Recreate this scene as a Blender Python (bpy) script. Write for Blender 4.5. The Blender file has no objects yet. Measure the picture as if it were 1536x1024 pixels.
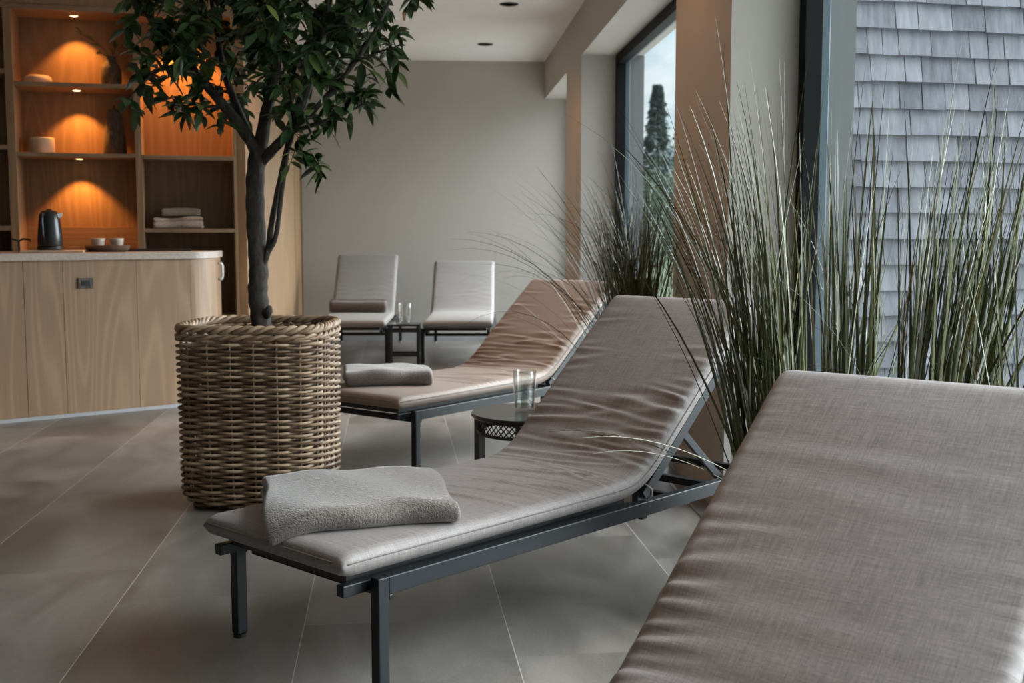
import bpy, math, random
import numpy as np
from mathutils import Vector, Matrix
D = bpy.data
SC = bpy.context.scene
COL = SC.collection
PI = math.pi
SUNSIDE = 19.0     # strength of the bright veiled-sun part of the sky
DLE = 34.0         # downlight power

# ------------------------------------------------------------------ helpers
class MB:
    """collects vertices and faces; build() links them as ONE mesh object"""
    def __init__(s):
        s.v = []; s.f = []; s.uv = []; s.tone = []
    def add(s, vs, fs, tone=None):
        o = len(s.v)
        s.v.extend([tuple(map(float, p)) for p in vs])
        s.f.extend([tuple(i + o for i in f) for f in fs])
        if tone is not None:
            while len(s.tone) < o: s.tone.append(.5)
            s.tone.extend([tone] * (len(s.v) - o))
        return o
    def box(s, x0, x1, y0, y1, z0, z1, tone=None):
        v = [(x, y, z) for z in (z0, z1) for y in (y0, y1) for x in (x0, x1)]
        s.add(v, [(0, 2, 3, 1), (4, 5, 7, 6), (0, 1, 5, 4), (2, 6, 7, 3), (0, 4, 6, 2), (1, 3, 7, 5)], tone)
    def bar(s, a, b, w, h, up=(0, 0, 1)):
        a = Vector(a); b = Vector(b); d = (b - a).normalized(); u = Vector(up)
        r = d.cross(u).normalized(); u = r.cross(d)
        v = [p + r * i * w / 2 + u * j * h / 2 for p in (a, b) for (i, j) in ((-1, -1), (1, -1), (1, 1), (-1, 1))]
        s.add(v, [(0, 1, 2, 3), (7, 6, 5, 4), (0, 4, 5, 1), (1, 5, 6, 2), (2, 6, 7, 3), (3, 7, 4, 0)])
    def tube(s, pts, rad, n=8, closed=False, tone=None):
        P = [Vector(p) for p in pts]; m = len(P)
        R = rad if hasattr(rad, '__len__') else [rad] * m
        vs = []; fs = []
        prev = None
        for i in range(m):
            if closed: t = P[(i + 1) % m] - P[i - 1]
            else: t = P[min(i + 1, m - 1)] - P[max(i - 1, 0)]
            t.normalize()
            if prev is None:
                a = Vector((0, 0, 1)) if abs(t.z) < .9 else Vector((1, 0, 0))
                u = t.cross(a).normalized()
            else:
                u = (prev - t * prev.dot(t)).normalized()
            prev = u; w = t.cross(u)
            for k in range(n):
                c = 2 * PI * k / n
                vs.append(P[i] + (u * math.cos(c) + w * math.sin(c)) * R[i])
        q = m if closed else m - 1
        for i in range(q):
            for k in range(n):
                a = i * n + k; b = i * n + (k + 1) % n; i2 = (i + 1) % m
                fs.append((a, b, i2 * n + (k + 1) % n, i2 * n + k))
        if not closed:
            fs.append(tuple(range(n - 1, -1, -1))); fs.append(tuple((m - 1) * n + k for k in range(n)))
        s.add(vs, fs, tone)
    def lathe(s, prof, n=32, c=(0, 0, 0), tone=None):
        vs = []; fs = []
        for (r, z) in prof:
            for k in range(n):
                a = 2 * PI * k / n
                vs.append((c[0] + r * math.cos(a), c[1] + r * math.sin(a), c[2] + z))
        m = len(prof)
        for i in range(m - 1):
            for k in range(n):
                fs.append((i * n + k, i * n + (k + 1) % n, (i + 1) * n + (k + 1) % n, (i + 1) * n + k))
        if prof[0][0] > 1e-6: fs.append(tuple(range(n - 1, -1, -1)))
        if prof[-1][0] > 1e-6: fs.append(tuple((m - 1) * n + k for k in range(n)))
        s.add(vs, fs, tone)
    def prism(s, poly, z0, z1):
        n = len(poly)
        v = [(x, y, z0) for x, y in poly] + [(x, y, z1) for x, y in poly]
        s.add(v, [tuple(range(n - 1, -1, -1)), tuple(range(n, 2 * n))] + [(i, (i + 1) % n, n + (i + 1) % n, n + i) for i in range(n)])
    def build(s, name, mat, parent=None, smooth=False, bevel=0, loc=None, angle=None):
        me = D.meshes.new(name)
        me.from_pydata(s.v, [], s.f); me.update()
        if s.tone:
            while len(s.tone) < len(s.v): s.tone.append(.5)
            at = me.attributes.new('tone', 'FLOAT', 'POINT'); at.data.foreach_set('value', s.tone)
        if s.uv:
            ul = me.uv_layers.new(name='UVMap')
            idx = np.zeros(len(me.loops), dtype=np.int32); me.loops.foreach_get('vertex_index', idx)
            ul.data.foreach_set('uv', np.array(s.uv, dtype=np.float32)[idx].ravel())
        if smooth: me.polygons.foreach_set('use_smooth', [True] * len(me.polygons))
        me.materials.append(mat)
        o = D.objects.new(name, me); COL.objects.link(o)
        if parent: o.parent = parent
        if loc: o.location = loc
        if angle is not None and smooth: me.set_sharp_from_angle(angle=angle)
        if bevel:
            b = o.modifiers.new('bevel', 'BEVEL'); b.width = bevel; b.segments = 2; b.limit_method = 'ANGLE'
        return o

def thing(name, label, cat, loc=(0, 0, 0), rotz=0, group=None):
    o = D.objects.new(name, None); COL.objects.link(o)
    o.empty_display_size = .05
    o.location = loc; o.rotation_euler = (0, 0, rotz)
    o['label'] = label; o['category'] = cat
    if group: o['group'] = group
    return o
def tag(o, label, cat, group=None):
    o['label'] = label; o['category'] = cat
    if group: o['group'] = group
    return o
def struct(o, label=None, cat=None):
    o['kind'] = 'structure'
    if label: o['label'] = label
    if cat: o['category'] = cat
    return o
def sstep(x): x = np.clip(x, 0, 1); return x * x * (3 - 2 * x)

# ------------------------------------------------------------------ materials
def mat(name, col=(.5, .5, .5), rough=.5, metal=0, **kw):
    m = D.materials.new(name); m.use_nodes = True
    nt = m.node_tree; b = nt.nodes['Principled BSDF']
    b.inputs['Base Color'].default_value = (*col, 1); b.inputs['Roughness'].default_value = rough
    b.inputs['Metallic'].default_value = metal
    for k, v in kw.items(): b.inputs[k].default_value = v
    return m, nt, b
class G:
    """tiny node-graph helper"""
    def __init__(s, nt): s.nt = nt
    def n(s, t, **k):
        x = s.nt.nodes.new(t)
        for a, v in k.items(): setattr(x, a, v)
        return x
    def l(s, a, b): s.nt.links.new(a, b)
    def coord(s, kind='Object', scale=(1, 1, 1), rot=(0, 0, 0), loc=(0, 0, 0)):
        t = s.n('ShaderNodeTexCoord'); m = s.n('ShaderNodeMapping')
        m.inputs['Scale'].default_value = scale; m.inputs['Rotation'].default_value = rot; m.inputs['Location'].default_value = loc
        s.l(t.outputs[kind], m.inputs['Vector']); return m.outputs['Vector']
    def noise(s, vec, scale=5, detail=3, rough=.5, dist=0):
        x = s.n('ShaderNodeTexNoise'); x.inputs['Scale'].default_value = scale; x.inputs['Detail'].default_value = detail
        x.inputs['Roughness'].default_value = rough; x.inputs['Distortion'].default_value = dist
        if vec: s.l(vec, x.inputs['Vector'])
        return x.outputs['Fac']
    def ramp(s, fac, stops):
        r = s.n('ShaderNodeValToRGB'); e = r.color_ramp.elements
        while len(e) < len(stops): e.new(.5)
        for i, (p, c) in enumerate(stops):
            e[i].position = p; e[i].color = (*c, 1) if len(c) == 3 else c
        s.l(fac, r.inputs['Fac']); return r.outputs['Color']
    def math(s, op, a, b=None, c=None):
        x = s.n('ShaderNodeMath', operation=op)
        for i, q in enumerate((a, b, c)):
            if q is None: continue
            if isinstance(q, (int, float)): x.inputs[i].default_value = q
            else: s.l(q, x.inputs[i])
        return x.outputs[0]
    def mix(s, fac, a, b, mode='MIX'):
        x = s.n('ShaderNodeMix', data_type='RGBA', blend_type=mode)
        for key, q in ((0, fac), (6, a), (7, b)):
            if isinstance(q, (int, float)): x.inputs[key].default_value = q
            elif isinstance(q, tuple): x.inputs[key].default_value = (*q, 1)
            else: s.l(q, x.inputs[key])
        return x.outputs[2]
    def bump(s, h, bsdf, strength=.2, dist=.01):
        b = s.n('ShaderNodeBump'); b.inputs['Strength'].default_value = strength; b.inputs['Distance'].default_value = dist
        s.l(h, b.inputs['Height']); s.l(b.outputs['Normal'], bsdf.inputs['Normal'])

def M_plaster(name, col, r=.85):
    m, nt, b = mat(name, col, r); g = G(nt); v = g.coord()
    n = g.noise(v, 2.2, 4, .6); f = g.noise(v, 90, 3)
    c = g.mix(n, tuple(x * .95 for x in col), tuple(min(1, x * 1.05) for x in col)); g.l(c, b.inputs['Base Color'])
    g.bump(f, b, .08, .004); return m
def M_wood(name, c0, c1, axis='z', r=.5, seed=0.0):
    m, nt, b = mat(name, c0, r); g = G(nt)
    sc = {'z': (1, 1, .09), 'x': (.09, 1, 1), 'y': (1, .09, 1)}[axis]
    v = g.coord(scale=sc, loc=(seed, seed * 1.7, seed * .3))
    ring = g.noise(v, 3.2, 1.5, .45, .25)
    w = g.math('SINE', g.math('MULTIPLY', ring, 95.0))
    w = g.math('MULTIPLY_ADD', w, .5, .5)
    w = g.math('POWER', w, 2.2)
    sf = {'z': (1, 1, .015), 'x': (.015, 1, 1), 'y': (1, .015, 1)}[axis]
    fine = g.noise(g.coord(scale=sf), 170, 3, .65)
    big = g.noise(v, 1.6, 2)
    k = g.math('ADD', g.math('MULTIPLY', w, .30), g.math('MULTIPLY', fine, .55))
    k = g.math('ADD', k, g.math('MULTIPLY', big, .30))
    c = g.ramp(k, [(.25, c1), (.95, c0)]); g.l(c, b.inputs['Base Color'])
    g.bump(fine, b, .10, .002); return m
def M_fabric(name, col, dark=.72, slub=1.0, rough=.75):
    m, nt, b = mat(name, col, rough); g = G(nt)
    t = g.n('ShaderNodeTexCoord').outputs['UV']
    def mp(sc):
        k = g.n('ShaderNodeMapping'); k.inputs['Scale'].default_value = sc; g.l(t, k.inputs['Vector']); return k.outputs['Vector']
    a = g.noise(mp((14, 320, 1)), 1, 3, .6); c = g.noise(mp((320, 14, 1)), 1, 3, .6)
    fa = g.noise(mp((90, 900, 1)), 1, 2, .6); fc = g.noise(mp((900, 90, 1)), 1, 2, .6)
    big = g.noise(mp((5, 5, 1)), 1, 3)
    k = g.math('ADD', g.math('ADD', a, c), g.math('MULTIPLY', g.math('ADD', fa, fc), .7))
    k = g.math('MULTIPLY_ADD', k, .5 * slub, .5 - .85 * slub)
    k = g.math('ADD', k, g.math('MULTIPLY_ADD', big, .2, -.1))
    lo = tuple(x * dark for x in col); hi = tuple(min(1, x * (2 - dark)) for x in col)
    g.l(g.ramp(k, [(.25, lo), (.75, hi)]), b.inputs['Base Color'])
    b.inputs['Sheen Weight'].default_value = .10; b.inputs['Sheen Roughness'].default_value = .4
    g.bump(k, b, .18, .0015); return m
def M_terry(name, col):
    m, nt, b = mat(name, col, .95); g = G(nt); v = g.coord()
    n = g.noise(v, 170, 2, .7); n2 = g.noise(v, 30, 3, .6)
    h = g.math('ADD', n, g.math('MULTIPLY', n2, .4))
    g.l(g.ramp(n, [(.3, tuple(x * .62 for x in col)), (.7, tuple(x * 1.25 for x in col))]), b.inputs['Base Color'])
    b.inputs['Sheen Weight'].default_value = .4
    g.bump(h, b, .65, .006); return m
def M_tone(name, stops, rough=.5, noise_amt=0, nscale=40, **kw):
    m, nt, b = mat(name, (.5, .5, .5), rough, **kw); g = G(nt)
    a = g.n('ShaderNodeAttribute', attribute_name='tone').outputs['Fac']
    if noise_amt:
        n = g.noise(g.coord(), nscale, 3); a = g.math('ADD', a, g.math('MULTIPLY_ADD', n, noise_amt, -noise_amt / 2))
    g.l(g.ramp(a, stops), b.inputs['Base Color']); return m

WALL = (.43, .40, .36)
m_wall = M_plaster('plaster_wall', WALL)
m_ceil = M_plaster('plaster_ceiling', (.80, .77, .73))
m_oak = M_wood('oak_veneer', (.345, .220, .130), (.205, .124, .070), 'z', .5)
m_dwood = M_wood('dark_bounce_cut_wood', (.10, .065, .04), (.05, .03, .018), 'z', .5, 7.0)  # finish for the unseen walls, made dark to cut bounced light
m_oakd = M_wood('oak_shelving', (.36, .225, .125), (.22, .13, .065), 'z', .5, 4.0)
m_oakb = M_wood('oak_board', (.34, .225, .135), (.22, .14, .08), 'x', .45, 2.0)
m_top, nt, b = mat('worktop_stone', (.46, .40, .36), .4); g = G(nt)
g.l(g.ramp(g.noise(g.coord(), 60, 4), [(.3, (.34, .28, .235)), (.7, (.45, .38, .325))]), b.inputs['Base Color'])
m_metal, nt, b = mat('anthracite_metal', (.010, .0125, .0150), .40); g = G(nt)
b.inputs['Specular IOR Level'].default_value = .32
g.bump(g.noise(g.coord(), 700, 2), b, .05, .001)
m_black, nt, b = mat('black_metal', (.006, .006, .0065), .45)
m_plastic, _, _ = mat('black_plastic', (.015, .015, .016), .35)
m_foot, _, _ = mat('foot_cap_grey', (.35, .35, .36), .5)
m_steel, _, _ = mat('brushed_steel', (.55, .55, .56), .35, 1.0)
m_cush = M_fabric('taupe_linen', (.205, .182, .174), .62, 1.35, .58)
m_cush_b = M_fabric('brown_linen', (.235, .175, .140), .80, .7, .58)
m_cush_l = M_fabric('light_linen', (.225, .208, .195), .82, .6, .7)
m_pipe, _, _ = mat('piping_cord', (.185, .162, .15), .8)
m_terry = M_terry('terry_taupe', (.155, .130, .114))
m_terry2 = M_terry('terry_grey', (.215, .187, .172))
m_terry3 = M_terry('terry_brown', (.13, .09, .075))
m_terry4 = M_terry('terry_beige', (.48, .37, .28))
m_terry5 = M_terry('terry_dark', (.28, .21, .155))
m_wicker = M_tone('wicker', [(0, (.12, .070, .038)), (.5, (.255, .165, .098)), (1, (.46, .33, .215))], .5, .35, 30)
m_soil, nt, b = mat('soil', (.03, .022, .016), .95)
g = G(nt); g.bump(g.noise(g.coord(), 80, 4), b, .8, .02)
m_bark, nt, b = mat('bark', (.09, .075, .06), .85); g = G(nt)
n = g.noise(g.coord(scale=(1, 1, .35)), 45, 5, .7)
g.l(g.ramp(n, [(.3, (.018, .015, .012)), (.55, (.048, .040, .032)), (.75, (.11, .10, .082))]), b.inputs['Base Color']); g.bump(n, b, .6, .01)
m_leaf = M_tone('leaf_green', [(0, (.014, .034, .013)), (.55, (.038, .080, .024)), (.85, (.085, .14, .034)), (1, (.17, .22, .05))], .42, .2, 20)
m_leaf.node_tree.nodes['Principled BSDF'].inputs['Subsurface Weight'].default_value = 0
m_grass = M_tone('grass_blade', [(0, (.012, .018, .006)), (.45, (.058, .068, .019)), (.75, (.145, .145, .05)), (1, (.50, .49, .42))], .38, .12, 30)
m_pot, nt, b = mat('grey_pot', (.16, .155, .15), .7); g = G(nt); g.bump(g.noise(g.coord(), 60, 4), b, .2, .004)
m_frame, _, _ = mat('window_frame_black', (.006, .0065, .007), .6, **{'Specular IOR Level': .15})
m_sash, _, _ = mat('window_sash_grey', (.10, .135, .155), .4, .3)
def M_glass_thin(name):
    m = D.materials.new(name); m.use_nodes = True; nt = m.node_tree; nt.nodes.clear(); g = G(nt)
    o = g.n('ShaderNodeOutputMaterial'); mx = g.n('ShaderNodeMixShader'); tr = g.n('ShaderNodeBsdfTransparent'); gl = g.n('ShaderNodeBsdfGlossy')
    tr.inputs['Color'].default_value = (.93, .96, .955, 1); gl.inputs['Roughness'].default_value = .01
    f = g.n('ShaderNodeLayerWeight'); f.inputs['Blend'].default_value = .5
    g.l(g.math('MULTIPLY_ADD', g.math('POWER', f.outputs['Facing'], 5.0), .12, .02), mx.inputs[0]); g.l(tr.outputs[0], mx.inputs[1]); g.l(gl.outputs[0], mx.inputs[2]); g.l(mx.outputs[0], o.inputs[0])
    return m
m_pane = M_glass_thin('window_glass')

def M_clear(name, tint, refl, rough, bs, bscale):
    m = D.materials.new(name); m.use_nodes = True; nt = m.node_tree; nt.nodes.clear(); g = G(nt)
    o = g.n('ShaderNodeOutputMaterial'); mx = g.n('ShaderNodeMixShader'); tr = g.n('ShaderNodeBsdfTransparent'); gl = g.n('ShaderNodeBsdfGlossy')
    tr.inputs['Color'].default_value = (*tint, 1); gl.inputs['Roughness'].default_value = rough
    bp_ = g.n('ShaderNodeBump'); bp_.inputs['Strength'].default_value = bs; bp_.inputs['Distance'].default_value = .004
    g.l(g.noise(g.coord(), bscale, 3), bp_.inputs['Height']); g.l(bp_.outputs['Normal'], gl.inputs['Normal'])
    f = g.n('ShaderNodeLayerWeight'); f.inputs['Blend'].default_value = .5; g.l(bp_.outputs['Normal'], f.inputs['Normal'])
    g.l(g.math('MULTIPLY_ADD', g.math('POWER', f.outputs['Facing'], 3.0), .75, refl), mx.inputs[0]); g.l(tr.outputs[0], mx.inputs[1]); g.l(gl.outputs[0], mx.inputs[2]); g.l(mx.outputs[0], o.inputs[0])
    return m
m_glass = M_clear('drinking_glass', (.96, .97, .965), .09, .05, .3, 60)
m_water = M_clear('sparkling_water', (.90, .92, .915), .22, .15, 1.0, 110)
m_tabtop, _, _ = mat('smoked_table_top', (.03, .03, .03), .12)
m_stone, nt, b = mat('rough_stoneware', (.10, .075, .055), .8); g = G(nt)
n = g.noise(g.coord(scale=(1, 1, .4)), 60, 5, .7)
g.l(g.ramp(n, [(.35, (.05, .038, .03)), (.7, (.16, .12, .09))]), b.inputs['Base Color']); g.bump(n, b, .7, .008)
m_cream, nt, b = mat('cream_ceramic', (.55, .45, .33), .7); g = G(nt); g.bump(g.noise(g.coord(), 70, 3), b, .25, .004)
m_cup, _, _ = mat('cup_ceramic', (.45, .38, .31), .45)
m_tray, _, _ = mat('brown_tray', (.10, .065, .045), .45)
m_white, _, _ = mat('white_enamel', (.62, .58, .53), .4)
m_plinth, _, _ = mat('plinth_grey', (.36, .36, .37), .5)
m_kettle, nt, b = mat('kettle_black', (.014, .017, .020), .3)
def M_emit(name, col, s):
    m = D.materials.new(name); m.use_nodes = True; nt = m.node_tree; nt.nodes.clear(); g = G(nt)
    o = g.n('ShaderNodeOutputMaterial'); e = g.n('ShaderNodeEmission'); e.inputs[0].default_value = (*col, 1); e.inputs[1].default_value = s
    g.l(e.outputs[0], o.inputs[0]); return m
m_lamp = M_emit('niche_lamp_glow', (1, .62, .25), 7)
m_lamp2 = M_emit('downlight_glow', (1, .42, .12), 1.1)
m_shingle, nt, b = mat('weathered_shingle', (.3, .32, .35), .8); g = G(nt)
a = g.n('ShaderNodeAttribute', attribute_name='tone').outputs['Fac']
st = g.noise(g.coord(scale=(1, 1, .10)), 34, 5, .65); bl = g.noise(g.coord(scale=(1, 1, .6)), 5, 4, .6)
k = g.math('ADD', g.math('MULTIPLY', a, .28), g.math('ADD', g.math('MULTIPLY', st, .58), g.math('MULTIPLY', bl, .35)))
g.l(g.ramp(k, [(.28, (.040, .042, .052)), (.52, (.115, .122, .145)), (.82, (.215, .225, .255))]), b.inputs['Base Color']); g.bump(st, b, .4, .006)
m_ground, nt, b = mat('lawn', (.06, .09, .03), .95); g = G(nt)
g.l(g.ramp(g.noise(g.coord(), 3, 5), [(.3, (.04, .065, .025)), (.7, (.09, .12, .045))]), b.inputs['Base Color'])
m_conif = M_tone('conifer_hazed_green', [(0, (.035, .065, .062)), (1, (.09, .145, .135))], .8)  # distance haze painted in as a paler blue-green
m_decid = M_tone('tree_green', [(0, (.025, .05, .03)), (1, (.09, .14, .075))], .8)
# floor: large stone tiles, thin pale joints
m_floor, nt, b = mat('stone_tiles', (.25, .22, .19), .42); g = G(nt)
PX, PY = .592, 1.18
t = g.n('ShaderNodeTexCoord').outputs['Object']; mp = g.n('ShaderNodeMapping'); mp.inputs['Rotation'].default_value = (0, 0, math.radians(-2.2))
g.l(t, mp.inputs['Vector']); sep = g.n('ShaderNodeSeparateXYZ'); g.l(mp.outputs['Vector'], sep.inputs[0])
fx = g.math('DIVIDE', g.math('ADD', sep.outputs[0], 12 * PX - .331), PX)
colid = g.math('FLOOR', fx); lx = g.math('MULTIPLY', g.math('FRACT', fx), PX)
off = g.math('FRACT', g.math('MULTIPLY_ADD', colid, .2625, .3835))
fy = g.math('ADD', g.math('DIVIDE', g.math('ADD', sep.outputs[1], 20.0), PY), off)
rowid = g.math('FLOOR', fy); ly = g.math('MULTIPLY', g.math('FRACT', fy), PY)
JW = .0022
jx = g.math('LESS_THAN', lx, JW * 1.3); jy = g.math('LESS_THAN', ly, JW)
tid = g.math('ADD', g.math('MULTIPLY', colid, 12.99), g.math('MULTIPLY', rowid, 78.23))
rnd = g.n('ShaderNodeTexWhiteNoise', noise_dimensions='1D'); g.l(tid, rnd.inputs['W'])
v2 = g.n('ShaderNodeVectorMath', operation='ADD'); g.l(t, v2.inputs[0]); cmb = g.n('ShaderNodeCombineXYZ'); g.l(g.math('MULTIPLY', rnd.outputs['Value'], 30.0), cmb.inputs[0]); g.l(cmb.outputs[0], v2.inputs[1])
mm = g.n('ShaderNodeMapping'); mm.inputs['Scale'].default_value = (1, .45, 1); g.l(v2.outputs[0], mm.inputs['Vector'])
big = g.noise(mm.outputs['Vector'], 3.0, 7, .62, .8); fine = g.noise(v2.outputs[0], 150, 4, .75)
k = g.math('ADD', g.math('MULTIPLY', big, .72), g.math('MULTIPLY', fine, .28)); k = g.math('ADD', k, g.math('MULTIPLY_ADD', rnd.outputs['Value'], .10, -.05))
cc = g.ramp(k, [(.32, (.082, .073, .064)), (.5, (.160, .145, .130)), (.68, (.26, .24, .22))])
cc = g.mix(jx, cc, (.42, .39, .355)); cc = g.mix(g.math('MULTIPLY', jy, .35), cc, (.09, .08, .07))
g.l(cc, b.inputs['Base Color'])
g.l(g.math('MULTIPLY_ADD', big, .22, .28), b.inputs['Roughness'])
g.bump(g.math('ADD', g.math('MULTIPLY', big, .6), g.math('MULTIPLY', fine, .25)), b, .12, .004)

# ------------------------------------------------------------------ room
XW, XO = 1.19, 1.69          # inner face and outer face of the window wall
YB, YF, XL = 12.15, -3.2, -4.2
ZC, ZH = 2.94, 2.555         # ceiling, window heads
PIERS = [(-1.0 - 3.6, -3.64 + .04), (-.05, .97), (4.535, 5.585), (9.15, 10.16)]

mb = MB(); mb.box(XL, XO, YF, YB, -.12, 0); struct(mb.build('floor', m_floor), 'grey beige stone tile floor with thin pale joints', 'floor')
mb = MB(); mb.box(XL, XO + .05, YB, YB + .25, -.12, ZC + .3); struct(mb.build('wall_back', m_wall), 'plain beige plaster wall behind the two far loungers', 'wall')
mb = MB(); mb.box(XL - .2, XO, YF - .2, YF, -.12, ZC + .3); struct(mb.build('wall_behind', m_dwood))
mb = MB(); mb.box(XL - .2, XL, YF, 9.2, -.12, ZC + .3); struct(mb.build('wall_far_left', m_dwood))
mb = MB()
mb.box(XW, XO, YF, YB, ZH, ZC + .3)
for i, (a, c) in enumerate(((-3.2, -2.4), (-.05, .97), (4.535, 5.585), (9.15, 10.16))):
    mb.box(XW, XO, a, c, -.12, ZH)
struct(mb.build('wall_right', m_wall), 'plaster window wall with piers between deep window reveals', 'wall')
# ceiling with recesses for the downlights
DL = [(.51, 11.06, 0), (.61, 9.13, 1), (.68, 7.2, 1), (.72, 5.2, 1), (-.9, 10.2, 1), (-.95, 7.3, 1), (-1.0, 5.3, 1), (-1.0, 3.3, 1), (-1.0, 1.3, .5), (.5, 1.0, 0), (-2.6, 5.2, 1), (-2.7, 3.0, 1), (-1.08, 9.0, 1)]
HH = .05
xs = sorted({XL, XW} | {d[0] + s * HH for d in DL for s in (-1, 1)}); ys = sorted({YF, YB} | {d[1] + s * HH for d in DL for s in (-1, 1)})
mb = MB()
for i in range(len(xs) - 1):
    for j in range(len(ys) - 1):
        cx = (xs[i] + xs[i + 1]) / 2; cy = (ys[j] + ys[j + 1]) / 2
        if any(abs(cx - d[0]) < HH and abs(cy - d[1]) < HH for d in DL): continue
        mb.add([(xs[i], ys[j], ZC), (xs[i], ys[j + 1], ZC), (xs[i + 1], ys[j + 1], ZC), (xs[i + 1], ys[j], ZC)], [(0, 1, 2, 3)])
mb.box(XL, XW, YF, YB, ZC + .16, ZC + .3)
struct(mb.build('ceiling', m_ceil), 'smooth pale ceiling with small recessed downlights', 'ceiling')
wherelab = {0: 'unlit dark recessed ceiling downlight nearest the back wall', 1: 'recessed ceiling downlight glowing amber at the top edge of the view'}
for k, (x, y, lit) in enumerate(DL):
    lab = wherelab.get(k, 'recessed ceiling downlight outside the view over the room')
    t = thing('ceiling_downlight', lab, 'downlight', (x, y, ZC), 0, 'recessed ceiling downlights')
    mb = MB(); n = 32
    ring = [(.049, -.002), (.052, -.006), (.072, -.006), (.076, -.001), (.072, -.0005), (.049, -.0005), (.049, -.002)]
    mb.lathe(ring, n); mb.build('trim_ring', m_black, t, True)
    mb = MB(); mb.lathe([(.049, 0), (.044, .05), (.044, .10), (0, .10)], n); mb.build('reflector_cup', m_black, t, True)
    mb = MB(); mb.lathe([(.0, .004), (.022, .006), (.026, .03), (.024, .095), (0, .095)] if lit else [(.0, .050), (.024, .050), (.024, .095), (0, .095)], 20); mb.build('lamp', m_lamp2 if lit else m_plastic, t, True)
# wood wall running back from the shelving to the back wall
mb = MB(); mb.box(-1.62, -1.377, 8.56, 11.52, 0, ZC); mb.box(-1.62, -1.392, 11.52, 11.545, 0, ZC); mb.box(-1.62, -1.377, 11.545, 12.02, 0, ZC)
mb.box(-1.62, -1.40, 12.02, 12.15, 0, ZC)
struct(mb.build('wall_left', m_oakd), 'oak panelled side wall beside the tree trunk', 'wall')
mb = MB(); mb.box(-1.378, -1.362, 12.035, 12.06, 0, ZC); struct(mb.build('trim_2', m_oakd))
# skirting on piers and back wall
mb = MB()
for a, c in ((-.05, .97), (4.535, 5.585), (9.15, 10.16)): mb.box(XW - .014, XW, a, c, 0, .13)
struct(mb.build('baseboard_right', m_wall), 'low skirting along the window piers', 'baseboard')
mb = MB(); mb.box(-1.377, XW, YB - .014, YB, 0, .07); struct(mb.build('baseboard_back', m_plinth), 'grey skirting along the back wall', 'baseboard')
# floor convector grille along the windows
mb = MB(); mb.box(1.075, 1.086, YF, YB - .02, 0, .004); mb.box(1.163, 1.174, YF, YB - .02, 0, .004)
y = YF
while y < YB - .05:
    mb.box(1.086, 1.163, y, y + .009, 0, .003); y += .018
struct(mb.build('trim_1', m_steel), 'slim metal floor grille along the window wall', 'floor grille')

m_ext, nt, b = mat('grey_outer_reveal', (.15, .155, .155), .8)
mb = MB()
for a in (4.531, 9.146): mb.box(1.578, XO + .006, a, a + .0035, 0, ZH)
struct(mb.build('trim_3', m_ext), 'grey lining of the outer window reveals', 'reveal lining')
# windows
def window(idx, y0, y1, label):
    f = MB(); xa, xb = 1.465, 1.537
    W = .075
    f.box(xa, xb, y0, y0 + W, 0, ZH); f.box(xa, xb, y1 - W, y1, 0, ZH)
    f.box(xa, xb, y0 + W, y1 - W, ZH - W, ZH); f.box(xa, xb, y0 + W, y1 - W, 0, .06)
    o = struct(f.build('window_%d' % idx, m_frame, bevel=.003), label, 'window')
    s = MB(); xc, xd = 1.5375, 1.575; w2 = .055
    s.box(xc, xd, y0, y0 + w2, 0, ZH); s.box(xc, xd, y1 - w2, y1, 0, ZH)
    s.box(xc, xd, y0 + w2, y1 - w2, ZH - w2, ZH); s.box(xc, xd, y0 + w2, y1 - w2, 0, .05)
    s.build('outer_sash', m_sash, o, bevel=.004)
    p = MB(); p.box(1.5305, 1.5365, y0 + W - .01, y1 - W + .01, .05, ZH - W + .01); p.build('pane', m_pane, o)
    L = D.lights.new('window_portal', 'AREA'); L.shape = 'RECTANGLE'; L.size = y1 - y0; L.size_y = ZH; L.cycles.is_portal = True
    lo = D.objects.new('window_portal', L); COL.objects.link(lo); lo.location = (XO + .03, (y0 + y1) / 2, ZH / 2)
    lo.rotation_euler = Vector((-1, 0, 0)).to_track_quat('-Z', 'Y').to_euler()
    # local x must run along the wall
    lo.rotation_euler = (PI / 2, 0, PI / 2)
window(1, 5.585, 9.15, 'tall black framed window between the two piers, with trees outside')
window(2, 10.16, 12.15, 'window in the recess next to the back wall')
window(3, .97, 4.535, 'large black framed window behind the tall grasses')
window(4, -2.4, -.05, 'window beside the nearest lounger, outside the view')

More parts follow.
